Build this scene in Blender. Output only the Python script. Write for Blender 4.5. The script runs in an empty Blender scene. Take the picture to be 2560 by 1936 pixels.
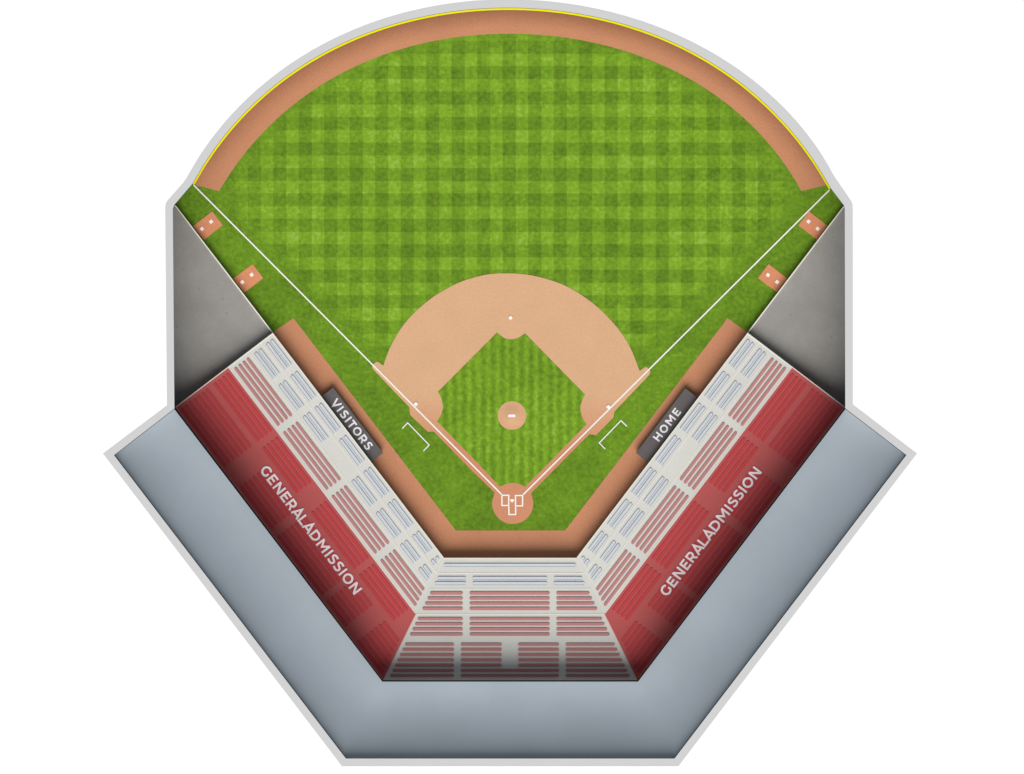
import bpy, bmesh, math, random
from mathutils import Vector
from mathutils.geometry import tessellate_polygon

# ------------------------------------------------------------------ scene, camera, light
S = 0.08                       # metres per plan unit
CX, CY = 1280.0, 968.0
PIT = 16.2                     # level of the white plaza above the playing field
K = 1.21                       # lit white surface / exposure

scene = bpy.context.scene
COL = scene.collection

cam_data = bpy.data.cameras.new('camera')
cam_data.type = 'ORTHO'
cam_data.ortho_scale = 2560 * S
cam_data.clip_start = 1.0
cam_data.clip_end = 6000.0
cam = bpy.data.objects.new('camera', cam_data)
COL.objects.link(cam)
cam.location = (0, 0, 300)
cam.rotation_euler = (0, 0, 0)
scene.camera = cam

SUN_EL = math.radians(42)
SUN_AZ = math.radians(180)     # from the south (behind home plate)
world = bpy.data.worlds.new('World')
scene.world = world
world.use_nodes = True
wn = world.node_tree.nodes
wl = world.node_tree.links
wn.clear()
sky = wn.new('ShaderNodeTexSky')
sky.sky_type = 'NISHITA'
sky.sun_disc = False
sky.sun_elevation = SUN_EL
sky.sun_rotation = SUN_AZ
sky.air_density = 1.0
sky.dust_density = 1.0
sky.ozone_density = 0.6
bg = wn.new('ShaderNodeBackground')
bg.inputs['Strength'].default_value = 0.05
wo = wn.new('ShaderNodeOutputWorld')
grey = wn.new('ShaderNodeHueSaturation')      # thin overcast: the sky is nearly colourless
grey.inputs['Saturation'].default_value = 0.3
wl.new(sky.outputs[0], grey.inputs['Color'])
wl.new(grey.outputs[0], bg.inputs[0])
wl.new(bg.outputs[0], wo.inputs[0])

sun_data = bpy.data.lights.new('sun', 'SUN')
sun_data.energy = 2.3
sun_data.angle = math.radians(50)
sun_data.color = (1.0, 0.98, 0.955)
sun = bpy.data.objects.new('sun', sun_data)
COL.objects.link(sun)
sun.location = (0, -60, 120)
sun.rotation_euler = (math.pi / 2 - SUN_EL, 0, 0)   # light comes from -Y

scene.view_settings.view_transform = 'Standard'
scene.view_settings.look = 'None'
scene.view_settings.gamma = 1.0
scene.view_settings.exposure = 0.82


# ------------------------------------------------------------------ helpers
def W(px, py, z=0.0):
    return Vector(((px - CX) * S, (CY - py) * S, z))


def lin(c):
    c = c / 255.0
    return c / 12.92 if c <= 0.04045 else ((c + 0.055) / 1.055) ** 2.4


def alb(rgb, k=K):
    return tuple(min(0.95, lin(c) / k) for c in rgb) + (1.0,)


def obj(name, bm, mat, parent=None, label=None, cat=None, group=None, kind=None):
    bmesh.ops.recalc_face_normals(bm, faces=bm.faces[:])
    me = bpy.data.meshes.new(name)
    bm.to_mesh(me)
    bm.free()
    me.materials.append(mat)
    o = bpy.data.objects.new(name, me)
    COL.objects.link(o)
    if parent:
        o.parent = parent
    tag(o, label, cat, group, kind)
    return o


def tag(o, label=None, cat=None, group=None, kind=None):
    if label:
        o['label'] = label
    if cat:
        o['category'] = cat
    if group:
        o['group'] = group
    if kind:
        o['kind'] = kind
    return o


def thing(name, label, cat, group=None):
    o = bpy.data.objects.new(name, None)
    o.empty_display_size = 0.5
    COL.objects.link(o)
    return tag(o, label, cat, group)


def prism(bm, loops, top, bot, cap_bottom=True):
    """loops: list of plan loops (first outer, then holes). top/bot: number or f(px,py)."""
    ft = top if callable(top) else (lambda x, y: top)
    fb = bot if callable(bot) else (lambda x, y: bot)
    flat = [p for lp in loops for p in lp]
    tris = tessellate_polygon([[Vector((p[0], -p[1], 0)) for p in lp] for lp in loops])
    tv = [bm.verts.new(W(p[0], p[1], ft(*p))) for p in flat]
    bv = [bm.verts.new(W(p[0], p[1], fb(*p))) for p in flat]
    for a, b, c in tris:
        try:
            bm.faces.new((tv[a], tv[b], tv[c]))
            if cap_bottom:
                bm.faces.new((bv[c], bv[b], bv[a]))
        except ValueError:
            pass
    k = 0
    for lp in loops:
        n = len(lp)
        for i in range(n):
            a, b = k + i, k + (i + 1) % n
            bm.faces.new((tv[a], tv[b], bv[b], bv[a]))
        k += n
    return bm


def sheet(name, loops, z, mat, thick=0.02, **kw):
    bm = bmesh.new()
    prism(bm, loops, z, z - thick, False)
    return obj(name, bm, mat, **kw)


def spline(pts, n=8):
    out = []
    m = len(pts)
    for i in range(m - 1):
        p0 = pts[max(i - 1, 0)]
        p1, p2 = pts[i], pts[i + 1]
        p3 = pts[min(i + 2, m - 1)]
        for j in range(n):
            t = j / n
            out.append(tuple(0.5 * ((2 * p1[k]) + (-p0[k] + p2[k]) * t + (2 * p0[k] - 5 * p1[k] + 4 * p2[k] - p3[k]) * t * t
                                    + (-p0[k] + 3 * p1[k] - 3 * p2[k] + p3[k]) * t ** 3) for k in (0, 1)))
    out.append(tuple(pts[-1]))
    return out


def ribbon(pts, w, closed=False):
    """mitred offset outline of a plan polyline; returns (left points, right points)."""
    n = len(pts)
    L, R = [], []
    for i in range(n):
        p = Vector(pts[i])
        dirs = []
        if closed or i > 0:
            d = p - Vector(pts[i - 1])
            if d.length > 1e-9:
                dirs.append(d.normalized())
        if closed or i < n - 1:
            d = Vector(pts[(i + 1) % n]) - p
            if d.length > 1e-9:
                dirs.append(d.normalized())
        if len(dirs) == 2:
            n1 = Vector((-dirs[0].y, dirs[0].x))
            n2 = Vector((-dirs[1].y, dirs[1].x))
            m = (n1 + n2)
            m = m.normalized() if m.length > 1e-6 else n1
            k = 1.0 / max(0.35, m.dot(n1))
        else:
            m = Vector((-dirs[0].y, dirs[0].x))
            k = 1.0
        L.append(tuple(p + m * (w / 2 * k)))
        R.append(tuple(p - m * (w / 2 * k)))
    return L, R


def strip(bm, pts, w, top, bot, closed=False):
    L, R = ribbon(pts, w, closed)
    ft = top if callable(top) else (lambda x, y: top)
    fb = bot if callable(bot) else (lambda x, y: bot)
    n = len(pts)
    a = [bm.verts.new(W(*p, ft(*p))) for p in L]
    b = [bm.verts.new(W(*p, ft(*p))) for p in R]
    c = [bm.verts.new(W(*p, fb(*p))) for p in L]
    d = [bm.verts.new(W(*p, fb(*p))) for p in R]
    m = n if closed else n - 1
    for i in range(m):
        j = (i + 1) % n
        bm.faces.new((a[i], b[i], b[j], a[j]))
        bm.faces.new((a[i], a[j], c[j], c[i]))
        bm.faces.new((b[i], d[i], d[j], b[j]))
        bm.faces.new((c[i], c[j], d[j], d[i]))
    if not closed:
        bm.faces.new((a[0], c[0], d[0], b[0]))
        bm.faces.new((a[-1], b[-1], d[-1], c[-1]))


def circle(cx, cy, r, n=72):
    return [(cx + r * math.cos(2 * math.pi * i / n), cy + r * math.sin(2 * math.pi * i / n)) for i in range(n)]


def square(cx, cy, side, deg):
    a = math.radians(deg)
    h = side / 2
    return [(cx + x * math.cos(a) - y * math.sin(a), cy + x * math.sin(a) + y * math.cos(a))
            for x, y in ((-h, -h), (h, -h), (h, h), (-h, h))]


def mirror(pts):
    return [(2551.0 - x, y) for x, y in pts]


ORD = ['first', 'second', 'third', 'fourth', 'fifth', 'sixth', 'seventh', 'eighth', 'ninth', 'tenth', 'eleventh',
       'twelfth', 'thirteenth', 'fourteenth', 'fifteenth']


# ------------------------------------------------------------------ materials
class NT:
    def __init__(self, name):
        self.m = bpy.data.materials.new(name)
        self.m.use_nodes = True
        self.t = self.m.node_tree
        self.b = self.t.nodes['Principled BSDF']
        self.b.inputs['Roughness'].default_value = 0.85
        self.b.inputs['Specular IOR Level'].default_value = 0.15

    def new(self, ty, **kw):
        n = self.t.nodes.new(ty)
        for k, v in kw.items():
            setattr(n, k, v)
        return n

    def put(self, sock, v):
        if hasattr(v, 'is_linked') or isinstance(v, bpy.types.NodeSocket):
            self.t.links.new(v, sock)
        else:
            sock.default_value = v

    def math(self, op, a, b=0.0, c=0.0, clamp=False):
        n = self.new('ShaderNodeMath', operation=op, use_clamp=clamp)
        self.put(n.inputs[0], a)
        self.put(n.inputs[1], b)
        self.put(n.inputs[2], c)
        return n.outputs[0]

    def pos(self):
        return self.new('ShaderNodeNewGeometry').outputs['Position']

    def noise(self, scale, detail=3.0, rough=0.55, vec=None, stretch=None):
        v = vec or self.pos()
        if stretch:
            mp = self.new('ShaderNodeMapping')
            self.put(mp.inputs['Vector'], v)
            mp.inputs['Scale'].default_value = stretch
            v = mp.outputs[0]
        n = self.new('ShaderNodeTexNoise')
        self.put(n.inputs['Vector'], v)
        n.inputs['Scale'].default_value = scale
        n.inputs['Detail'].default_value = detail
        n.inputs['Roughness'].default_value = rough
        return n.outputs['Fac']

    def ramp(self, fac, stops):
        r = self.new('ShaderNodeValToRGB')
        e = r.color_ramp.elements
        e[0].position, e[0].color = stops[0]
        e[1].position, e[1].color = stops[-1]
        for p, c in stops[1:-1]:
            x = e.new(p)
            x.color = c
        self.put(r.inputs[0], fac)
        return r.outputs[0]

    def mix(self, fac, a, b, mode='MIX'):
        n = self.new('ShaderNodeMix', data_type='RGBA', blend_type=mode)
        self.put(n.inputs[0], fac)
        self.put(n.inputs[6], a)
        self.put(n.inputs[7], b)
        return n.outputs[2]

    def base(self, c):
        self.put(self.b.inputs['Base Color'], c)
        return self.m


def speckled(name, rgb, var=0.10, fine=2.2, broad=0.12, bvar=0.05, rough=0.9, spec=0.1, bump=0.0):
    """plain coloured surface with fine grain and broad mottling"""
    t = NT(name)
    t.b.inputs['Roughness'].default_value = rough
    t.b.inputs['Specular IOR Level'].default_value = spec
    f = t.noise(fine, 2.0, 0.6)
    g = t.noise(broad, 4.0, 0.55)
    v = t.math('MULTIPLY_ADD', t.math('SUBTRACT', f, 0.5), 2 * var, 1.0)
    v2 = t.math('MULTIPLY_ADD', t.math('SUBTRACT', g, 0.5), 4 * bvar, 0.0)
    v = t.math('ADD', v, v2)
    c = t.new('ShaderNodeMix', data_type='RGBA', blend_type='MULTIPLY')
    c.inputs[0].default_value = 1.0
    c.inputs[6].default_value = alb(rgb)
    cr = t.new('ShaderNodeCombineColor')
    for i in range(3):
        t.put(cr.inputs[i], v)
    t.put(c.inputs[7], cr.outputs[0])
    if bump:
        b = t.new('ShaderNodeBump')
        b.inputs['Strength'].default_value = bump
        t.put(b.inputs['Height'], f)
        t.put(t.b.inputs['Normal'], b.outputs[0])
    return t.base(c.outputs[2])


def plan_xy(t):
    sx = t.new('ShaderNodeSeparateXYZ')
    t.put(sx.inputs[0], t.pos())
    px = t.math('MULTIPLY_ADD', sx.outputs[0], 1 / S, CX)
    py = t.math('MULTIPLY_ADD', sx.outputs[1], -1 / S, CY)
    return px, py


def grass_material(name, infield):
    t = NT(name)
    t.b.inputs['Roughness'].default_value = 0.95
    t.b.inputs['Specular IOR Level'].default_value = 0.05
    px, py = plan_xy(t)
    blot = t.noise(1.15, 2.5, 0.6)                       # tufts
    blot2 = t.noise(0.28, 3.0, 0.55)
    patch = t.noise(0.055, 3.0, 0.5)
    fine = t.noise(5.0, 2.0, 0.6)
    v = t.math('MULTIPLY_ADD', t.math('SUBTRACT', blot, 0.5), 0.8, 0.455)
    v = t.math('MULTIPLY_ADD', t.math('SUBTRACT', blot2, 0.5), 0.50, v)
    v = t.math('MULTIPLY_ADD', t.math('SUBTRACT', patch, 0.5), 0.40, v)
    v = t.math('MULTIPLY_ADD', t.math('SUBTRACT', fine, 0.5), 0.12, v)
    fl = t.math('DIVIDE', t.math('SUBTRACT', t.noise(1.5, 1.0, 0.5), 0.56), 0.14, clamp=True)
    fl = t.math('MULTIPLY', fl, t.math('MULTIPLY', t.math('SUBTRACT', t.noise(0.045, 2.0), 0.34), 4.0, clamp=True))
    v = t.math('MULTIPLY_ADD', fl, 0.16, v)
    if infield:
        wob = t.math('MULTIPLY_ADD', t.noise(0.9, 2.0), 10.0, -5.0)
        q = t.math('ADD', px, wob)
        ph = t.math('MULTIPLY', t.math('SUBTRACT', q, 1101.0), 2 * math.pi / 23.9)
        st = t.math('COSINE', ph)
        v = t.math('MULTIPLY_ADD', st, 0.14, v)
        v = t.math('ADD', v, 0.15)
    else:
        def band(c, x0, per):
            f = t.math('FRACT', t.math('DIVIDE', t.math('SUBTRACT', c, x0 - 63.7 * 40), per))
            return t.math('SUBTRACT', t.math('LESS_THAN', f, 0.5), 0.5)
        cx = band(px, 1032.0, 63.75)
        cy = band(py, 136.2, 63.65)
        # mowing pattern only in fair territory, fading towards the foul lines
        dl = t.math('DIVIDE', t.math('SUBTRACT', t.math('MULTIPLY', t.math('SUBTRACT', px, 482.0), 777.0),
                                     t.math('MULTIPLY', t.math('SUBTRACT', py, 460.0), 780.0)), 1101.0)
        dr = t.math('DIVIDE', t.math('SUBTRACT', t.math('MULTIPLY', t.math('SUBTRACT', 2069.0, px), 777.0),
                                     t.math('MULTIPLY', t.math('SUBTRACT', py, 460.0), 780.0)), 1101.0)
        d = t.math('MINIMUM', dl, dr)
        m = t.math('DIVIDE', t.math('SUBTRACT', d, 6.0), 45.0, clamp=True)
        m2 = t.math('DIVIDE', t.math('SUBTRACT', 915.0, py), 70.0, clamp=True)
        m = t.math('MULTIPLY', m, m2)
        ex = t.math('DIVIDE', t.math('SUBTRACT', px, 1275.0), 775.0)
        ey = t.math('DIVIDE', t.math('SUBTRACT', py, 640.0), 600.0)
        rr = t.math('SQRT', t.math('ADD', t.math('MULTIPLY', ex, ex), t.math('MULTIPLY', ey, ey)))
        m3 = t.math('DIVIDE', t.math('SUBTRACT', 0.98, rr), 0.12, clamp=True)
        m = t.math('MULTIPLY', m, m3)
        v = t.math('MULTIPLY_ADD', t.math('MULTIPLY', cx, m), 0.21, v)
        v = t.math('MULTIPLY_ADD', t.math('MULTIPLY', cy, m), 0.215, v)

        # narrow seams where the mower passes meet
        def seam(c, x0, per):
            f = t.math('FRACT', t.math('DIVIDE', t.math('SUBTRACT', c, x0 - 63.7 * 40), per))
            e = t.math('ABSOLUTE', t.math('SUBTRACT', t.math('FRACT', t.math('MULTIPLY_ADD', f, 2.0, 0.5)), 0.5))
            return t.math('LESS_THAN', e, 0.035)
        sm = t.math('MAXIMUM', seam(px, 1032.0, 63.75), seam(py, 136.2, 63.65))
        v = t.math('MULTIPLY_ADD', t.math('MULTIPLY', sm, m), -0.05, v)
        v = t.math('MULTIPLY_ADD', m, 0.12, v)
    c = t.ramp(v, [(0.0, alb((74, 102, 26))), (0.3, alb((97, 131, 36))), (0.6, alb((116, 157, 41))), (0.85, alb((136, 178, 48))),
                   (1.0, alb((150, 190, 78)))])
    return t.base(c)


def clay_material():
    """infield skin: pale sand out on the arc, redder clay towards home plate"""
    t = NT('infield_clay')
    t.b.inputs['Roughness'].default_value = 0.95
    t.b.inputs['Specular IOR Level'].default_value = 0.05
    px, py = plan_xy(t)
    g = t.math('DIVIDE', t.math('SUBTRACT', py, 985.0), 130.0, clamp=True)
    c = t.mix(g, alb((225, 179, 139)), alb((214, 147, 112)))
    f = t.noise(2.6, 2.0, 0.65)
    b = t.noise(0.15, 3.0, 0.5)
    v = t.math('ADD', t.math('MULTIPLY_ADD', t.math('SUBTRACT', f, 0.5), 0.30, 1.0),
               t.math('MULTIPLY_ADD', t.math('SUBTRACT', b, 0.5), 0.12, 0.0))
    cr = t.new('ShaderNodeCombineColor')
    for i in range(3):
        t.put(cr.inputs[i], v)
    return t.base(t.mix(1.0, c, cr.outputs[0], 'MULTIPLY'))


M_ground = speckled('white_plaza', (262, 262, 263), 0.0, 1.0, 0.05, 0.0, spec=0.0)
M_coping = speckled('grey_coping', (213, 213, 213), 0.01, 3.0, 0.2, 0.005, spec=0.0)
M_face = speckled('dark_retaining_concrete', (90, 92, 92), 0.05, 1.0, 0.3, 0.06)
M_yellow = speckled('yellow_paint', (255, 246, 8), 0.01, 3.0, 0.2, 0.01, spec=0.05)
M_pad = speckled('dark_fence_padding', (70, 62, 40), 0.05, 2.0)
M_track = speckled('warning_track_clay', (206, 143, 107), 0.2, 3.0, 0.10, 0.05, bump=0.15)
M_clay = clay_material()
M_mound = speckled('mound_clay', (222, 173, 133), 0.12, 3.0, 0.15, 0.04)
M_pen = speckled('bullpen_clay', (226, 150, 110), 0.16, 3.0, 0.3, 0.05)
M_grass = grass_material('outfield_turf', False)
M_grass_in = grass_material('infield_turf', True)
M_chalk = speckled('white_chalk', (254, 252, 244), 0.03, 4.0, 0.5, 0.02, spec=0.0)
M_plate = speckled('white_rubber', (262, 254, 250), 0.03, 5.0, 0.5, 0.02)
M_yard = None
M_stand = speckled('pale_stand_concrete', (226, 225, 217), 0.025, 1.8, 0.16, 0.03, spec=0.08)
M_standred = speckled('red_painted_terrace', (200, 99, 97), 0.05, 1.8, 0.16, 0.03, spec=0.08)
M_line = speckled('cream_edge_paint', (245, 241, 228), 0.02, 3.0, 0.3, 0.02)
M_pinkline = speckled('pale_rose_edge', (236, 168, 160), 0.02, 3.0, 0.3, 0.02)
M_white_bench = speckled('pale_blue_white_aluminium', (210, 217, 226), 0.04, 1.2, 0.4, 0.03, rough=0.5, spec=0.2)
M_bench_shade = speckled('grey_bench_shade', (138, 142, 150), 0.05, 2.0)  # colour of the shadow line drawn behind the white benches
M_red_bench = speckled('faded_red_plank', (198, 138, 135), 0.05, 1.2, 0.4, 0.03, rough=0.7)
M_ga_bench = speckled('red_plank', (202, 74, 78), 0.05, 1.2, 0.4, 0.03, rough=0.7)
M_roof = speckled('blue_grey_roof_sheet', (170, 180, 188), 0.012, 0.7, 0.07, 0.055, rough=0.75, spec=0.15)
M_black = speckled('black_steel', (22, 18, 18), 0.05, 2.0)
M_dugout = speckled('charcoal_dugout_roof', (104, 99, 99), 0.05, 2.2, 0.3, 0.03, rough=0.8)
M_letter = speckled('pale_letter_paint', (266, 250, 250), 0.02, 3.0, 0.3, 0.01, spec=0.02)
M_letter_w = speckled('white_letter_paint', (240, 238, 240), 0.02, 3.0, 0.3, 0.01, spec=0.02)


def yard_material():
    t = NT('worn_grey_concrete')
    t.b.inputs['Roughness'].default_value = 0.85
    f = t.noise(1.6, 3.0, 0.6)
    b = t.noise(0.16, 6.0, 0.65)
    v = t.math('ADD', t.math('MULTIPLY_ADD', t.math('SUBTRACT', f, 0.5), 0.14, 1.0),
               t.math('MULTIPLY_ADD', t.math('SUBTRACT', b, 0.5), 0.42, 0.0))
    vo = t.new('ShaderNodeTexVoronoi')
    vo.inputs['Scale'].default_value = 0.55
    t.put(vo.inputs['Vector'], t.pos())
    pit = t.math('LESS_THAN', vo.outputs['Distance'], 0.11)
    sel = t.math('GREATER_THAN', t.noise(0.31, 1.0), 0.54)
    v = t.math('SUBTRACT', v, t.math('MULTIPLY', t.math('MULTIPLY', pit, sel), 0.22))
    cr = t.new('ShaderNodeCombineColor')
    for i in range(3):
        t.put(cr.inputs[i], v)
    return t.base(t.mix(1.0, alb((160, 157, 152)), cr.outputs[0], 'MULTIPLY'))


M_yard = yard_material()

# ------------------------------------------------------------------ plan outlines
arc_out = spline([(467.1, 444.6), (499.3, 390.2), (535.5, 339.1), (575.3, 291.4), (618.3, 247.4), (663.9, 207.1),
    (711.7, 170.6), (761.4, 137.9), (812.6, 108.8), (865, 83.5), (918.4, 61.7), (972.4, 43.4), (1027, 28.5),
    (1081.9, 16.7), (1137, 8.1), (1192.2, 2.5), (1247.4, -0.1), (1302.6, 0.1), (1357.8, 3.2), (1412.9, 9.2),
    (1467.9, 18.1), (1522.6, 29.9), (1577, 44.8), (1631.1, 62.9), (1684.6, 84.3), (1737.3, 109.1), (1788.9, 137.5),
    (1839.3, 169.7), (1887.9, 205.6), (1934.3, 245.5), (1977.9, 289.3), (2018.3, 337), (2054.8, 388.4),
    (2086.5, 443.3)], 4)
rim_outer = arc_out + [(2101, 464), (2128, 503.5), (2131, 511), (2132, 520), (2132.2, 1012), (2292.3, 1134.7), (1696, 1916.3),
                       (855, 1916.3), (257.6, 1134.6), (417.5, 1014.4), (413, 518), (414.5, 509), (419, 502), (458.5, 457.3)]
arc_in = spline([(480.9, 460.1), (513, 406), (548.8, 355), (587.9, 307.4), (630.2, 263.4), (675.1, 223.1),
    (722.4, 186.7), (771.7, 154.1), (822.5, 125.4), (874.6, 100.4), (927.5, 79.1), (981.2, 61.3), (1035.3, 46.9),
    (1089.7, 35.6), (1144.2, 27.5), (1198.8, 22.3), (1253.4, 20), (1308, 20.5), (1362.6, 23.8), (1417.1, 30),
    (1471.4, 39.2), (1525.5, 51.3), (1579.3, 66.7), (1632.6, 85.3), (1685.2, 107.4), (1736.8, 133.1), (1787.2, 162.5),
    (1836.1, 195.6), (1883, 232.6), (1927.7, 273.3), (1969.8, 317.6), (2008.9, 365.5), (2044.8, 416.8),
    (2077.2, 471.1)], 4)
rim_inner_field = [(436, 512.2)] + arc_in + [(2109.3, 513.1)]
rim_inner = arc_in + [(2109.3, 513.1), (2112, 521), (2113.2, 1021.3), (2266, 1138.2), (1686.3, 1896.8), (864.7, 1896.8),
                      (285, 1138.4), (436, 1022), (432, 522), (436, 512.2)]
grass_edge = spline([(547.4, 478.3), (578, 430), (611.5, 384.5), (647.8, 342), (686.6, 302.8), (727.7, 266.8),
    (770.8, 234.3), (815.5, 205.2), (861.6, 179.6), (908.7, 157.3), (956.6, 138.3), (1005, 122.4), (1053.9, 109.4),
    (1102.9, 99.4), (1152, 92), (1201.2, 87.1), (1250.4, 84.8), (1299.6, 84.9), (1348.7, 87.4), (1397.9, 92.3),
    (1447, 99.7), (1496, 109.8), (1544.9, 122.5), (1593.4, 138.2), (1641.5, 156.9), (1688.9, 178.8), (1735.4, 204.1),
    (1780.6, 232.9), (1824.1, 265.2), (1865.6, 301), (1904.7, 340.3), (1941, 383.1), (1974.1, 429), (2003.5, 477.9)], 4)

A = Vector((682.0, 832.5))
B = Vector((1109.5, 1394.5))
T = (B - A).normalized()
N = Vector((-T.y, T.x))
YF = B.y
UB = 307.0


def L(s, u, side=0):
    p = A + T * s + N * u
    return (p.x, p.y) if side == 0 else (2551.0 - p.x, p.y)


def mitre(u):
    return (YF + u - A.y - u * N.y) / T.y


def zs(u):
    return 2.7 + 0.085 * u * S


def u_of(px, py):
    x = px if px < 1275.5 else 2551.0 - px
    ul = (Vector((x, py)) - A).dot(N)
    return max(ul, py - YF) if py > YF - 5 else ul


def zplan(dz=0.0):
    return lambda px, py: zs(max(0.0, min(UB + 12, u_of(px, py)))) + dz


# ------------------------------------------------------------------ setting
big = [(-30000, -30000), (30000, -30000), (30000, 30000), (-30000, 30000)]
sheet('ground', [big, rim_outer], PIT, M_ground, 0.3, kind='structure')

front = [L(0, 0), L(mitre(0), 0), L(mitre(0), 0, 1), L(0, 0, 1)]
grass_loop = [(436, 512.2), (481, 461), (488, 463)] + grass_edge + [(2066.5, 462.8), (2079, 471.5), (2109.3, 513.1)] + [L(0, 3, 1), L(mitre(0), 6, 1), L(mitre(0), 6), L(0, 3)]
sheet('grass', [grass_loop], 0.0, M_grass, 0.3, kind='structure')

track = arc_in + [(2065.8, 462.3)] + grass_edge[::-1] + [(488, 463)]


def resample(pts, n):
    ps = [Vector(p) for p in pts]
    d = [0.0]
    for a, b in zip(ps, ps[1:]):
        d.append(d[-1] + (b - a).length)
    out, k = [], 0
    for i in range(n):
        q = d[-1] * i / (n - 1)
        while k < len(d) - 2 and d[k + 1] < q:
            k += 1
        f = (q - d[k]) / max(1e-9, d[k + 1] - d[k])
        out.append(ps[k].lerp(ps[k + 1], min(1, f)))
    return out


ta_, tb_ = resample(grass_edge, 150), resample([(488, 463)] + [p for p in arc_in if p[1] < 460 or p[0] > 1200 and p[1] < 463] + [(2068, 463)], 150)
bm = bmesh.new()
prev = None
for j in range(15):
    t = j / 14
    k = max(0.0, t - 0.25) / 0.75
    # dip added to shade the track along the fence, running out at both ends
    row = [bm.verts.new(W(*a.lerp(b, t), 0.03 - 0.8 * k * k * min(1.0, i / 10, (149 - i) / 10))) for i, (a, b) in enumerate(zip(ta_, tb_))]
    if prev:
        for i in range(149):
            bm.faces.new((prev[i], prev[i + 1], row[i + 1], row[i]))
    prev = row
tr = obj('warning_track', bm, M_track, kind='structure')
for p in tr.data.polygons:
    p.use_smooth = True

ftrack = [L(-1, 3), (733.5, 795.6), (1139.6, 1326.6), (1412.9, 1326.6), (1819.0, 795.9), L(-1, 3, 1),
          L(mitre(0), 4, 1), L(mitre(0), 4)]
sheet('foul_warning_track', [ftrack], 0.03, M_track, kind='structure')

yard_l = [(434.5, 514), L(0, -1), L(0, UB + 6), (435.5, 1022), (432, 522)]
sheet('concrete_pavement', [yard_l], 1.1, M_yard, 1.1, kind='structure')
yard_r = [(2111, 514), L(0, -1, 1), L(0, UB + 6, 1), (2114, 1022), (2112.5, 522)]
sheet('concrete_pavement', [yard_r], 1.1, M_yard, 1.1, kind='structure')

# infield skin
dirt_l = [(1236.4, 1231.6), (1182.9, 1180), (1084.3, 1079.2), (1069.9, 1080.2), (1025.5, 1037.9), (1023.3, 1018.5), (932.2, 923.1),
          (930.3, 917.4), (931, 913.5), (934.3, 910.2), (941.5, 904.9), (947.3, 906.6), (958, 914.6)]
dirt_arc = spline([(958.1, 914.4), (975.4, 869.1), (1001.5, 822.9), (1032.2, 786.1), (1072.2, 750.7), (1106, 728.4), (1155.2, 703.8),
                   (1216.7, 686.9), (1270.5, 683.8), (1320.2, 687.5), (1373.7, 700.1), (1423.9, 720.1), (1475.8, 753.6),
                   (1512.6, 786.2), (1547.7, 825.5), (1576.1, 870.7), (1599.2, 927.6)], 5)
dirt_r = [(1612.4, 918.2), (1617.4, 918.6), (1624.9, 926.1), (1625.8, 932), (1622.4, 938.7), (1535.4, 1029.9), (1533.7, 1044.1),
          (1490.2, 1088), (1473.5, 1085.9), (1327.8, 1233.1)]
dirt_home = [(1281.7 + 51.3 * math.cos(a), 1259.1 + 51.3 * math.sin(a)) for a in
             [math.radians(-28 + i * (236.0 / 40)) for i in range(41)]]
sheet('infield_dirt', [dirt_l + dirt_arc[1:] + dirt_r + dirt_home[1:-1]], 0.05, M_clay, kind='structure')
dia = spline([(1094.8, 980), (1102.7, 994.7), (1107, 1016.3), (1103.3, 1035.6), (1093.1, 1054.4)], 5)
dia += [(1215.4, 1180), (1248.4, 1216.3)]
dia += [(1281.7 + 51.3 * math.cos(a), 1259.1 + 51.3 * math.sin(a)) for a in [math.radians(-128 + i * 7.6) for i in range(1, 10)]]
dia += [(1312, 1217.8), (1350.3, 1180)]
dia += spline([(1465.9, 1061.7), (1455.9, 1044.1), (1450.9, 1022.3), (1454.2, 1005.6), (1462.6, 987.2)], 5)
dia += spline([(1312.5, 833.7), (1297.5, 844.1), (1280.4, 849.1), (1261.4, 846.3), (1242.4, 831.9)], 5)
sheet('infield_grass', [dia], 0.08, M_grass_in, kind='structure')

# ------------------------------------------------------------------ perimeter wall
pw = thing('perimeter_wall', 'light grey flat topped wall enclosing the whole stadium', 'wall')
bm = bmesh.new()
prism(bm, [rim_outer, rim_inner[::-1]], PIT + 0.03, PIT - 0.35)
obj('coping', bm, M_coping, pw)
bm = bmesh.new()
prism(bm, [rim_outer, rim_inner[::-1]], 10.6, -1.2, False)
obj('retaining_face', bm, M_face, pw)
bm = bmesh.new()
prism(bm, [rim_outer, rim_inner[::-1]], PIT - 0.35, 10.6, False)
obj('parapet_face', bm, M_coping, pw)

# outfield fence with its yellow top
of = thing('outfield_fence', 'curved outfield fence with a bright yellow top along the warning track', 'fence')
fl = [tuple(Vector(p)) for p in arc_in]
_, inner_line = ribbon(fl, 1.2)
Lc, Rc = ribbon(fl, 6.4)
cen = Vector((1275, 700))
inn = Lc if (Vector(Lc[80]) - cen).length < (Vector(Rc[80]) - cen).length else Rc
mid = [tuple((Vector(a) + Vector(b)) / 2 + (Vector(b) - Vector(a)).normalized() * 0.3) for a, b in zip(fl, inn)]
bm = bmesh.new()
strip(bm, mid, 3.6, 2.9, -1.0)
obj('fence_padding', bm, M_pad, of)
bm = bmesh.new()
mid2 = [tuple(Vector(a) + (Vector(b) - Vector(a)).normalized() * 3.2) for a, b in zip(fl, inn)]
strip(bm, mid2, 4.5, 3.05, 2.9)
obj('yellow_top', bm, M_yellow, of)

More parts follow.
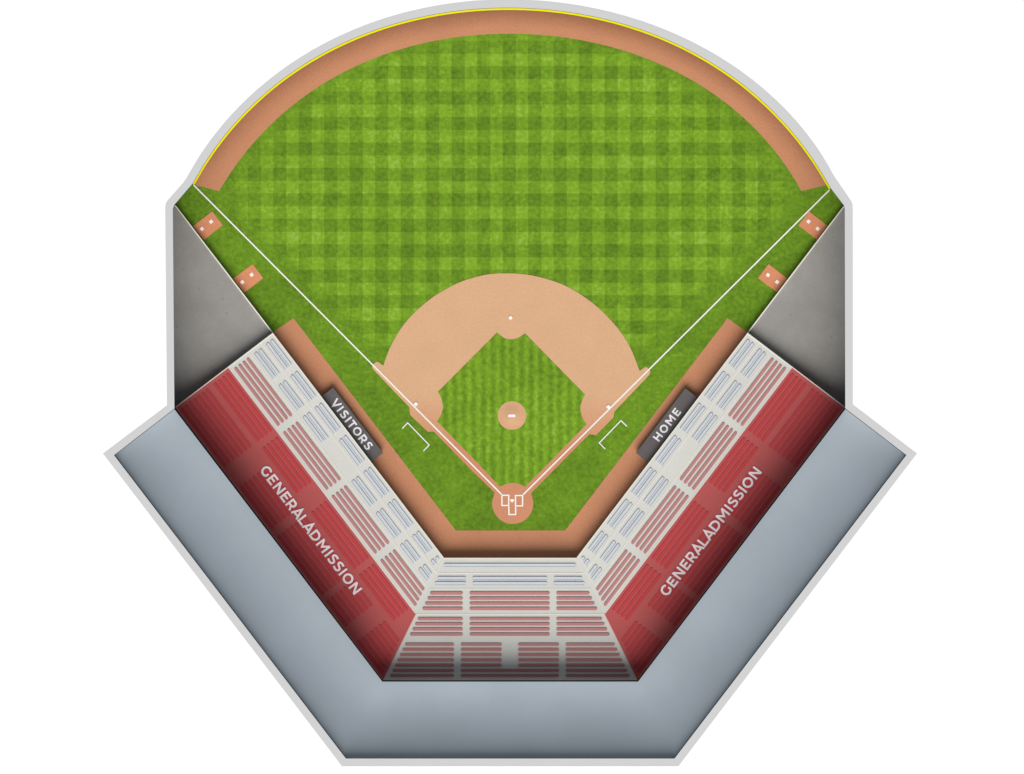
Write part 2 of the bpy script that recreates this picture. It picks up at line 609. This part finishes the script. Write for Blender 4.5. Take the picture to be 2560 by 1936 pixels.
# foul-side walls between the field and the concrete yards
bm = bmesh.new()
strip(bm, [(437.5, 514), L(0, 0.5)], 3.0, 1.55, 0.0)
obj('low_wall', bm, M_line, None, 'thin white wall between left field grass and left concrete yard', 'wall', 'low white foul side walls')
bm = bmesh.new()
strip(bm, [(2109.5, 517), L(0, 0.5, 1)], 3.0, 1.55, 0.0)
obj('low_wall', bm, M_line, None, 'thin white wall between right field grass and right concrete yard', 'wall', 'low white foul side walls')


# ------------------------------------------------------------------ grandstands
def terrace(bm, fa, fb, u0, u1, base=-0.2):
    n = max(1, int((u1 - u0) / 8))
    us = [u0 + (u1 - u0) * i / n for i in range(n + 1)]
    ta = [bm.verts.new(W(*fa(u), zs(u))) for u in us]
    tb = [bm.verts.new(W(*fb(u), zs(u))) for u in us]
    ba = [bm.verts.new(W(*fa(u), base)) for u in us]
    bb = [bm.verts.new(W(*fb(u), base)) for u in us]
    for i in range(n):
        bm.faces.new((ta[i], tb[i], tb[i + 1], ta[i + 1]))
        bm.faces.new((ta[i], ta[i + 1], ba[i + 1], ba[i]))
        bm.faces.new((tb[i], bb[i], bb[i + 1], tb[i + 1]))
    bm.faces.new((ta[0], ba[0], bb[0], tb[0]))
    bm.faces.new((ta[-1], tb[-1], bb[-1], ba[-1]))


def along(f, u0, u1, n=24):
    return [f(u0 + (u1 - u0) * i / n) for i in range(n + 1)]


def stand(side):
    word = ('left', 'right')[side]
    st = thing('grandstand', 'slanted %s grandstand, pale front terraces and deep red terrace behind' % word, 'grandstand',
               'grandstands around home plate')
    for name, u0, u1, mat in (('front_terrace', 0, 37.5, M_stand), ('middle_terrace', 37.5, 77, M_stand),
                              ('upper_terrace', 77, 140.5, M_stand), ('red_terrace', 140.5, UB, M_standred)):
        bm = bmesh.new()
        terrace(bm, lambda u: L(0, u, side), lambda u: L(mitre(u), u, side), u0, u1)
        obj(name, bm, mat, st)
    for u, w in ((1.0, 2.0), (37.5, 1.6), (77, 1.6), (140.5, 2.2)):
        bm = bmesh.new()
        strip(bm, [L(2.2, u, side), L(mitre(u) - 1.0, u, side)], w, zplan(0.05), zplan(-0.1))
        obj('edge_line', bm, M_line, st)
    bm = bmesh.new()
    strip(bm, along(lambda u: L(1.0, u, side), -0.2, UB), 2.4, zplan(0.10), zplan(-0.2))
    obj('end_coping', bm, M_line, st)
    bm = bmesh.new()
    strip(bm, [L(0, UB - 0.9, side), L(mitre(UB - 0.9) - 1, UB - 0.9, side)], 1.4, zplan(1.0), zplan(-0.2))
    obj('back_rail', bm, M_pinkline, st)
    bm = bmesh.new()
    prism(bm, [[L(0, UB + 0.2, side), L(mitre(UB + 0.2), UB + 0.2, side), L(mitre(UB + 8), UB + 8, side), L(0, UB + 8, side)]], 10.8, -0.2)
    obj('rear_wall', bm, M_black, st)
    return st


def mitre_line(parent, side, u0, u1, mat, w=1.6):
    bm = bmesh.new()
    strip(bm, along(lambda u: L(mitre(u), u, side), u0, u1), w, zplan(0.06), zplan(-0.2))
    obj('aisle_line', bm, mat, parent)


st_l = stand(0)
st_r = stand(1)
st_c = thing('grandstand', 'short pale grandstand behind home plate with rows of dull red benches', 'grandstand',
             'grandstands around home plate')
for name, u0, u1 in (('front_terrace', 0, 37.5), ('middle_terrace', 37.5, 77), ('upper_terrace', 77, 140.5), ('rear_terrace', 140.5, UB)):
    bm = bmesh.new()
    terrace(bm, lambda u: L(mitre(u), u), lambda u: L(mitre(u), u, 1), u0, u1)
    obj(name, bm, M_stand, st_c)
for u, w in ((1.0, 2.0), (37.5, 1.6), (77, 1.6), (140.5, 2.0)):
    bm = bmesh.new()
    strip(bm, [L(mitre(u) + 1, u), L(mitre(u) + 1, u, 1)], w, zplan(0.05), zplan(-0.1))
    obj('edge_line', bm, M_line, st_c)
bm = bmesh.new()
strip(bm, [L(mitre(UB - 0.9), UB - 0.9), L(mitre(UB - 0.9), UB - 0.9, 1)], 1.4, zplan(1.0), zplan(-0.2))
obj('back_rail', bm, M_line, st_c)
bm = bmesh.new()
prism(bm, [[L(mitre(UB + 0.2), UB + 0.2), L(mitre(UB + 0.2), UB + 0.2, 1), L(mitre(UB + 8), UB + 8, 1), L(mitre(UB + 8), UB + 8)]], 10.8, -0.2)
obj('rear_wall', bm, M_black, st_c)
for side in (0, 1):
    mitre_line(st_c, side, 1.5, 38, M_line)
    mitre_line(st_c, side, 140, UB - 2, M_pinkline, 2.0)

# ------------------------------------------------------------------ roof
rf = thing('stadium_roof', 'broad blue grey U shaped roof behind the three grandstands', 'roof')
UR = UB + 3.0
ro = [(436.0, 1023.5), (287, 1138.4), (865.7, 1895.6), (1685.3, 1895.6), (2264, 1138.2), (2113, 1022.8)]
ri = [L(mitre(UR), UR, 1), L(mitre(UR), UR)]
ri_full = [(2113.0 - 0.4, 1022.8)] + ri + [(436.4, 1023.5)]


def roof_z(t):
    """nearly flat at the stands, curling up towards the outer parapet"""
    k = max(0.0, t - 0.12)
    return 11.1 + 3.8 * k * k / (0.88 * 0.88)  # upward curl shaped to darken the roof towards its outer edge


bm = bmesh.new()
inner_c = [ro[0], L(mitre(UR), UR), L(mitre(UR), UR, 1), ro[5]]
outer_c = [ro[1], ro[2], ro[3], ro[4]]
NR = 28
rows_t, rows_b = [], []
for i in range(NR + 1):
    t = i / NR
    cp = [Vector(a).lerp(Vector(b), t) for a, b in zip(inner_c, outer_c)]
    pl = []
    for k in range(3):                      # extra columns beside the mitres so that the sheet bends round softly
        for f in ((0, 0.45, 0.9), (0, 0.18, 0.82), (0, 0.1, 0.55))[k]:
            pl.append(tuple(cp[k].lerp(cp[k + 1], f)))
    pl.append(tuple(cp[3]))
    rows_t.append([bm.verts.new(W(*p, roof_z(t))) for p in pl])
    rows_b.append([bm.verts.new(W(*p, roof_z(t) - 0.4)) for p in pl])
NC = len(rows_t[0]) - 1
smooth = []
for i in range(NR):
    for k in range(NC):
        smooth.append(bm.faces.new((rows_t[i][k], rows_t[i][k + 1], rows_t[i + 1][k + 1], rows_t[i + 1][k])))
        bm.faces.new((rows_b[i][k], rows_b[i + 1][k], rows_b[i + 1][k + 1], rows_b[i][k + 1]))
for f in smooth:
    f.smooth = True
obj('roof_deck', bm, M_roof, rf)
bm = bmesh.new()
fp, mt = [], mitre(UR - 1.0)
for sd in (0, 1):
    ss = [mt * k / 20 for k in range(20)] + [mt - 12, mt - 5, mt]
    q = [L(x, UR - 1.0, sd) for x in ss]
    fp += q if sd == 0 else q[::-1]


def fascia_top(px, py):
    """raised on the side wings to shade the back rows, low behind home plate"""
    d = min((Vector((px, py)) - Vector(L(mt, UR - 1.0, sd))).length for sd in (0, 1))
    side = not (L(mt, 0)[0] < px < L(mt, 0, 1)[0] and abs(py - (YF + UR - 1.0)) < 2)
    return 11.15 + (3.9 * min(1.0, d / 70.0) if side and py < YF + UR - 2 else 0.0)


strip(bm, fp, 2.2, fascia_top, 10.82)  # extra height on the side wings added to throw shadow on the stands
obj('fascia', bm, M_black, rf)

# ------------------------------------------------------------------ dugouts and lettering
def arc(cx, cy, rx, ry, a0, a1, n=18):
    return [(cx + rx * math.cos(math.radians(a0 + (a1 - a0) * i / n)), cy + ry * math.sin(math.radians(a0 + (a1 - a0) * i / n)))
            for i in range(n + 1)]


SW = 0.20      # stroke width, cap height = 1
H2 = SW / 2


def glyph(ch):
    """strokes (polylines of stroke centres) and ink width"""
    if ch == 'G':
        r = 0.5 - H2
        a = arc(0.5, 0.5, r + 0.01, r + 0.01, 42, 318, 26)
        return [a + [(0.80, 0.26), (0.80, 0.50)]], 0.93
    if ch == 'E':
        return [[(0.70, 1 - H2), (H2, 1 - H2), (H2, H2), (0.72, H2)], [(H2, 0.51), (0.64, 0.51)]], 0.72
    if ch == 'N':
        w = 0.90
        return [[(H2, 0), (H2, 1)], [(w - H2, 0), (w - H2, 1)], [(H2 + 0.015, 0.985 - 0.02), (w - H2 - 0.015, 0.035)]], w
    if ch == 'R':
        return [[(H2, 0), (H2, 1)], [(H2, 1 - H2), (0.42, 1 - H2)] + arc(0.42, 0.655, 0.26, 0.2525, 90, -90, 12)[1:] + [(H2, 0.4025)],
                [(0.44, 0.36), (0.70, 0.0)]], 0.80
    if ch == 'A':
        return [[(0.09, 0), (0.50, 0.975), (0.91, 0)], [(0.22, 0.27), (0.78, 0.27)]], 1.0
    if ch == 'L':
        return [[(H2, 1), (H2, H2), (0.68, H2)]], 0.68
    if ch == 'D':
        return [[(H2, 0), (H2, 1)], [(H2, 1 - H2), (0.40, 1 - H2)] + arc(0.40, 0.5, 0.42, 0.5 - H2, 90, -90, 20)[1:] + [(H2, H2)]], 0.92
    if ch == 'M':
        w = 1.08
        return [[(H2, 0), (H2, 1)], [(w - H2, 0), (w - H2, 1)], [(H2 + 0.02, 0.95), (w / 2, 0.36), (w - H2 - 0.02, 0.95)]], w
    if ch == 'I':
        return [[(H2, 0), (H2, 1)]], SW
    if ch == 'S':
        pts = [(0.66, 0.84), (0.55, 0.895), (0.38, 0.91), (0.20, 0.86), (0.135, 0.73), (0.20, 0.61), (0.36, 0.535), (0.53, 0.48),
               (0.645, 0.38), (0.63, 0.21), (0.50, 0.11), (0.33, 0.09), (0.17, 0.125), (0.06, 0.20)]
        return [spline(pts, 4)], 0.74
    if ch == 'O':
        return ['closed', [(0.51 + (0.51 - H2) * math.cos(2 * math.pi * i / 36), 0.5 + (0.51 - H2) * math.sin(2 * math.pi * i / 36)) for i in range(36)]], 1.02
    if ch == 'V':
        return [[(0.08, 1), (0.48, 0.025), (0.88, 1)]], 0.96
    if ch == 'T':
        return [[(0.0, 1 - H2), (0.76, 1 - H2)], [(0.38, 1 - H2), (0.38, 0)]], 0.76
    if ch == 'H':
        w = 0.86
        return [[(H2, 0), (H2, 1)], [(w - H2, 0), (w - H2, 1)], [(H2, 0.51), (w - H2, 0.51)]], w
    return [], 0.5


def lettering(text, s0, s1, ubase, ucap, side, zf, thick=0.05):
    """letters laid flat along a stand; s runs from s0 to s1, tops towards the field"""
    gl = [glyph(c) for c in text]
    capu = abs(ubase - ucap)
    ink = sum(g[1] for g in gl) * capu
    gap = (abs(s1 - s0) - ink) / (len(text) - 1)
    wts = []
    tight = {'A': -0.55, 'V': -0.45, 'T': -0.35, 'L': -0.3, 'O': -0.15, 'G': -0.12, 'S': -0.12, 'D': -0.08, 'I': 0.25, 'N': 0.2, 'H': 0.2, 'M': 0.2, 'E': 0.05, 'R': -0.05}
    for a, b in zip(text, text[1:]):
        wts.append(max(0.05, 1 + tight.get(a, 0) + tight.get(b, 0)))
    tot = sum(wts)
    full = gap * (len(text) - 1)
    bm = bmesh.new()
    x = 0.0
    sg = 1 if s1 > s0 else -1
    for i, (st, wd) in enumerate(gl):
        closed = bool(st) and st[0] == 'closed'
        strokes = st[1:] if closed else st
        for k, pl in enumerate(strokes):
            pts = [L(s0 + sg * (x + q[0] * capu), ubase + (ucap - ubase) * q[1], side) for q in pl]
            strip(bm, pts, SW * capu, (lambda k: (lambda px, py: zf(px, py) + thick + 0.006 * k))(k), zf, closed)
        x += wd * capu
        if i < len(wts):
            x += full * wts[i] / tot
    return bm


def dugout(side, s0, s1, uf, text, ts0, ts1, ub, uc):
    word = ('left', 'right')[side]
    d = thing('dugout', 'flat charcoal dugout roof lettered %s beside the %s grandstand' % (text, word), 'dugout', 'team dugouts')
    bm = bmesh.new()
    prism(bm, [[L(s0, uf, side), L(s1, uf, side), L(s1, -0.4, side), L(s0, -0.4, side)]], 1.55, 1.3)
    bmesh.ops.bevel(bm, geom=[e for e in bm.edges], offset=0.03, segments=1, affect='EDGES')
    obj('roof', bm, M_dugout, d)
    for sa, sb in ((s0 + 1, s0 + 4), (s1 - 4, s1 - 1)):
        bm = bmesh.new()
        prism(bm, [[L(sa, uf + 2, side), L(sb, uf + 2, side), L(sb, -0.6, side), L(sa, -0.6, side)]], 1.3, 0.0)
        obj('end_wall', bm, M_face, d)
    bm = bmesh.new()
    prism(bm, [[L(s0 + 4, -3.5, side), L(s1 - 4, -3.5, side), L(s1 - 4, -0.6, side), L(s0 + 4, -0.6, side)]], 1.3, 0.0)
    obj('back_wall', bm, M_face, d)
    bm = lettering(text, ts0, ts1, ub, uc, side, lambda px, py: 1.553, 0.012)
    obj('lettering', bm, M_letter_w, d)
    return d


dugout(0, 200.0, 406.0, -37.6, 'VISITORS', 226.5, 377.0, -8.3, -29.6)
dugout(1, 204.5, 408.3, -40.4, 'HOME', 351.2, 258.0, -11.2, -31.4)

for side, s0, s1, ub, uc in ((0, 253.5, 645.0, 235.6, 209.3), (1, 647.7, 255.5, 240.2, 213.8)):
    bm = lettering('GENERALADMISSION', s0, s1, ub, uc, side, zplan(0.13), 0.03)
    obj('section_lettering', bm, M_letter, None,
        'large pale pink letters reading GENERALADMISSION across the %s red terrace' % ('left', 'right')[side], 'lettering',
        'general admission lettering')


# ------------------------------------------------------------------ benches
_bench_cache = {}


def bench_mesh(length, width, mat, h):
    key = (round(length, 2), round(width, 2), mat.name, h)
    if key in _bench_cache:
        return _bench_cache[key]
    bm = bmesh.new()
    r = width / 2
    hl = max(length / 2 - r, 0.01)
    out = []
    for i in range(9):
        a = -math.pi / 2 + math.pi * i / 8
        out.append((hl + r * math.cos(a), r * math.sin(a)))
    for i in range(9):
        a = math.pi / 2 + math.pi * i / 8
        out.append((-hl + r * math.cos(a), r * math.sin(a)))

    def ringv(k, z):
        return [bm.verts.new(((p[0] - math.copysign(1, p[0]) * k), p[1] * (1 - k / r), z)) for p in out]
    rings = [ringv(0.0, h - 0.1), ringv(0.0, h - 0.03), ringv(0.035, h)]
    n = len(out)
    for a, b in zip(rings, rings[1:]):
        for i in range(n):
            bm.faces.new((a[i], a[(i + 1) % n], b[(i + 1) % n], b[i]))
    bm.faces.new(rings[-1])
    bm.faces.new(rings[0][::-1])
    nleg = max(2, int(length / 2.2) + 1) if length > 1.2 else 1
    for i in range(nleg):
        x = 0 if nleg == 1 else -hl * 0.92 + 2 * hl * 0.92 * i / (nleg - 1)
        vs = [bm.verts.new((x + dx * 0.05, dy * width * 0.36, z)) for z in (-0.12, h - 0.095) for dx, dy in ((-1, -1), (1, -1), (1, 1), (-1, 1))]
        for q in ((0, 1, 5, 4), (1, 2, 6, 5), (2, 3, 7, 6), (3, 0, 4, 7)):
            bm.faces.new([vs[j] for j in q])
    bmesh.ops.recalc_face_normals(bm, faces=bm.faces[:])
    me = bpy.data.meshes.new('bleacher_bench')
    bm.to_mesh(me)
    bm.free()
    me.materials.append(mat)
    _bench_cache[key] = me
    return me


def bench(p, q, u, width, mat, label, group, h=0.17):
    a, b = W(*p), W(*q)
    d = b - a
    o = bpy.data.objects.new('bleacher_bench', bench_mesh(d.length, width * S, mat, h))
    COL.objects.link(o)
    m = (a + b) / 2
    o.location = (m.x, m.y, zs(u))
    ang = math.atan2(d.y, d.x)
    if ang > math.pi / 2:
        ang -= math.pi
    if ang <= -math.pi / 2:
        ang += math.pi
    o.rotation_euler = (0, 0, ang)
    tag(o, label, 'bench', group)
    if mat is M_white_bench:                       # dark strip standing in for the bench's shadow along its rear edge
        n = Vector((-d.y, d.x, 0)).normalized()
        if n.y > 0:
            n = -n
        key = ('shade_strip', round(d.length, 2))
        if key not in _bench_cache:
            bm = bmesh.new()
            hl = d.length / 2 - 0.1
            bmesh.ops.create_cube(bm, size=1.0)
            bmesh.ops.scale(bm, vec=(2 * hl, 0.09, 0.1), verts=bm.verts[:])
            me = bpy.data.meshes.new('rear_shade_strip')
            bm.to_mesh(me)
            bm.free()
            me.materials.append(M_bench_shade)
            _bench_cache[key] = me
        rl = bpy.data.objects.new('rear_shade_strip', _bench_cache[key])
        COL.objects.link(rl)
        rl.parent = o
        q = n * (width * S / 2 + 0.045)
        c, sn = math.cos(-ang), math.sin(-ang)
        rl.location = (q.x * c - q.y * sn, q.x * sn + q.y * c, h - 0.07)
    return o


for side in (0, 1):
    wd = ('left', 'right')[side]
    # white benches
    fr = [(12, 93), (113, 193.3), (213, 294.5), (314, 394.7), (414.7, 495), (514.7, 595), (615.2, 673.5)]
    for r, u in enumerate((13.5, 26.6)):
        segs = fr + [((693, 703), (692, 708.8))[r]]
        for k, (a, b) in enumerate(segs):
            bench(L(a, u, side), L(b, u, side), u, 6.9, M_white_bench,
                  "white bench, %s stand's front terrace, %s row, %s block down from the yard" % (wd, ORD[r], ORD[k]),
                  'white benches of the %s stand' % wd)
    for r, u in enumerate((51.0, 64.2)):
        segs = [(13, 93), (113.3, 193.3), (213, 294.5), (414.5, 495), (515, 595), (615.2, 673.5), ((691, 721), (690.3, 727.5))[r]]
        for k, (a, b) in enumerate(segs):
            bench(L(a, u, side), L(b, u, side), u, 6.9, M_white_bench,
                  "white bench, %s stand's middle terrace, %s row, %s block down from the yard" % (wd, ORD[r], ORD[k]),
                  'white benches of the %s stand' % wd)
    # faded red benches on the pale terrace
    for r, u in enumerate((89.5, 102.4, 115.2, 128.1)):
        segs = [(12.5, 194.5), (214.3, 395.5), (414.4, 595.6), (615.7, 741 + 6.3 * r)]
        for k, (a, b) in enumerate(segs):
            bench(L(a, u, side), L(b, u, side), u, 7.2, M_red_bench,
                  "faded red bench, %s stand's pale upper terrace, %s row, %s block from the yard" % (wd, ORD[r], ORD[k]),
                  'faded red benches of the %s stand' % wd)
    # red benches on the red terrace
    rows = [153.6 + 12.85 * i for i in range(4)] + [217.4 + 12.85 * i for i in range(7)]
    for r, u in enumerate(rows):
        if r < 4:
            segs = [(12, 195), (213, 356.5), (415, 595), (612, 757)]
        else:
            segs = [(12, 195), (256, 389), (412, 597), (614, 695), (742, mitre(u) - 9)]
        for k, (a, b) in enumerate(segs):
            bench(L(a, u, side), L(b, u, side), u, 8.8, M_ga_bench,
                  'red bench on %s red terrace, %s row from its front, %s block from the yard' % (wd, ORD[r], ORD[k]),
                  'red benches of the %s red terrace' % wd, 0.10)

# benches behind home plate
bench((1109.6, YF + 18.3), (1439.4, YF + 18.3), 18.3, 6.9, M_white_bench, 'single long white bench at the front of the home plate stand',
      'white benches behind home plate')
for r, (u, x0, x1) in enumerate(((51, 1094.8, 1455), (63.9, 1087.6, 1461))):
    for k, (a, b) in enumerate(((x0, 1164.8), (1181.4, 1368), (1384.5, x1))):
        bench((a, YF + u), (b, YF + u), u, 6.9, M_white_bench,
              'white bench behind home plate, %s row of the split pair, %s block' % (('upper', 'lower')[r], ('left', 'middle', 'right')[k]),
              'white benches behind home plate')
crow = []
lx = [1075.3, 1069, 1062.7, 1056.2, 1044, 1037.8, 1031.4, 1025.1]
for r in range(8):
    u = 89.3 + 12.84 * r if r < 4 else 153.4 + 12.84 * (r - 4)
    crow.append((u, [(lx[r], 1157), (1173.9, 1374.2), (1391, 2550.5 - lx[r] - 1.5)], ('left', 'middle', 'right')))
for r in range(7):
    u = 217.1 + 12.84 * r
    l0 = 1012.5 - 6.25 * r
    if r < 5:
        crow.append((u, [(l0, 1135.3), (1151.8, 1254.4), (1295, 1397.6), (1413.8, 2549.3 - l0)], ('far left', 'inner left', 'inner right', 'far right')))
    else:
        crow.append((u, [(l0, 1135.3), (1151.8, 1397.6), (1413.8, 2549.3 - l0)], ('left', 'middle', 'right')))
for r, (u, segs, names) in enumerate(crow):
    for (a, b), nm in zip(segs, names):
        bench((a, YF + u), (b, YF + u), u, 7.6, M_red_bench,
              'dull red bench behind home plate, %s red row from the front, %s block' % (ORD[r], nm), 'red benches behind home plate')

# ------------------------------------------------------------------ field furniture
Z1 = 0.09


def mark(name, pts, w, label, cat, group=None, z=Z1, closed=False):
    bm = bmesh.new()
    strip(bm, pts, w, z, z - 0.03, closed)
    return obj(name, bm, M_chalk, None, label, cat, group)


mark('foul_line', [(484, 463), (1255.3, 1237.6)], 3.5, 'long white foul line running to the left field corner', 'foul line', 'foul lines')
mark('foul_line', [(2074, 475), (1306.9, 1238)], 3.5, 'long white foul line running to the right field corner', 'foul line', 'foul lines')
mark('coach_box', [(1005.4, 1071.8), (1019.3, 1057.4), (1072.9, 1113), (1058.5, 1128)], 2.6,
     'white bracket shaped coach box on the grass by the visitors dugout', 'field marking', 'coach boxes')
mark('coach_box', [(1567.2, 1066.4), (1552.5, 1051.8), (1498.1, 1107.7), (1513.1, 1122.8)], 2.6,
     'white bracket shaped coach box on the grass by the home dugout', 'field marking', 'coach boxes')
mark('batter_box', [(1254.8, 1238.5), (1271.8, 1238.5), (1271.8, 1264), (1254.8, 1264)], 3.3,
     'white outlined box left of home plate', 'field marking', 'batter boxes', closed=True)
mark('batter_box', [(1288.7, 1239.1), (1306.4, 1239.1), (1306.4, 1265), (1288.7, 1265)], 3.3,
     'white outlined box right of home plate', 'field marking', 'batter boxes', closed=True)
mark('catcher_box', [(1272.2, 1266.2), (1272.2, 1286.6), (1289.1, 1286.6), (1289.1, 1267.2)], 3.3,
     'white three sided outline just below home plate', 'field marking', z=Z1 - 0.004)


def slab(name, loop, z0, z1, label, cat, group=None, mat=None):
    bm = bmesh.new()
    prism(bm, [loop], z1, z0)
    bmesh.ops.bevel(bm, geom=[e for e in bm.edges if abs(e.verts[0].co.z - z1) < 1e-5 and abs(e.verts[1].co.z - z1) < 1e-5 and len(e.link_faces) == 2
                              and abs(e.link_faces[0].normal.z - e.link_faces[1].normal.z) > 0.5], offset=0.03, segments=1, affect='EDGES')
    return obj(name, bm, mat or M_plate, None, label, cat, group)


slab('base', square(1039.6, 1010.6, 8.2, 44), 0.04, 0.17, 'white third base square beside the left foul line', 'base', 'bases')
slab('base', square(1521.0, 1017.6, 8.2, 46), 0.04, 0.17, 'white first base square beside the right foul line', 'base', 'bases')
slab('base', square(1276.4, 794.8, 8.0, 45), 0.04, 0.17, 'white second base square alone at the top of the infield dirt', 'base', 'bases')
slab('home_plate', [(1275.9, 1248), (1284.7, 1248), (1284.7, 1252.6), (1280.3, 1256.8), (1275.9, 1252.6)], 0.04, 0.13,
     'small white home plate between the two batter boxes', 'home plate')

# pitcher's mound: a low dome
bm = bmesh.new()
cx0, cy0, rr = 1280.0, 1039.4, 35.7
prev = None
cent = bm.verts.new(W(cx0, cy0, 0.33))
for k in range(6, 0, -1):
    f = k / 6
    z = 0.085 + 0.25 * (0.5 + 0.5 * math.cos(math.pi * f))
    ring = [bm.verts.new(W(x, y, z)) for x, y in circle(cx0, cy0, rr * f)]
    if prev:
        for i in range(len(ring)):
            bm.faces.new((prev[i], prev[(i + 1) % len(ring)], ring[(i + 1) % len(ring)], ring[i]))
    prev = ring
for i in range(len(prev)):
    bm.faces.new((prev[i], prev[(i + 1) % len(prev)], cent))
mo = obj('pitcher_mound', bm, M_mound, None, 'round sandy pitcher mound in the middle of the infield grass', 'mound')
for p in mo.data.polygons:
    p.use_smooth = True
slab('pitching_rubber', [(1270.8, 1036.6), (1288.2, 1036.6), (1288.2, 1043), (1270.8, 1043)], 0.20, 0.37,
     'short white pitching rubber on top of the round mound', 'pitching rubber')

# bullpens
pens = [('left', 'upper', [(482.6, 565.8), (530.5, 528.7), (556.9, 563.1), (509.4, 600.8)], [(504.8, 572.5), (527.8, 554.5)], -37.5),
        ('left', 'lower', [(582.7, 696.8), (631.5, 660.7), (658.2, 695.5), (610.4, 732.2)], [(605.8, 705.6), (629, 687.2)], -37.5),
        ('right', 'upper', [(2022.7, 528.8), (1996, 564), (2042.7, 599.8), (2068.6, 564.6)], [(2021.3, 554.1), (2044.1, 572.3)], 37.5),
        ('right', 'lower', [(1921.7, 660.3), (1894.8, 696), (1942.1, 731.2), (1968.2, 696.9)], [(1920, 687.8), (1942.9, 705.4)], 37.5)]
for wd, ul, loop, pls, deg in pens:
    bm = bmesh.new()
    prism(bm, [loop], 0.06, 0.01)
    obj('bullpen_pad', bm, M_pen, None, '%s of two orange clay bullpen rectangles along the %s white wall' % (ul, wd), 'bullpen', 'bullpen pads')
    order = sorted(pls, key=lambda p: abs(p[0] - 1275))
    for p, nm in zip(order, ('field side', 'wall side')):
        slab('bullpen_plate', square(p[0], p[1], 8.4, deg), 0.05, 0.13,
             'small white square plate, %s of the %s %s bullpen pad' % (nm, ul, wd), 'plate', 'bullpen plates')
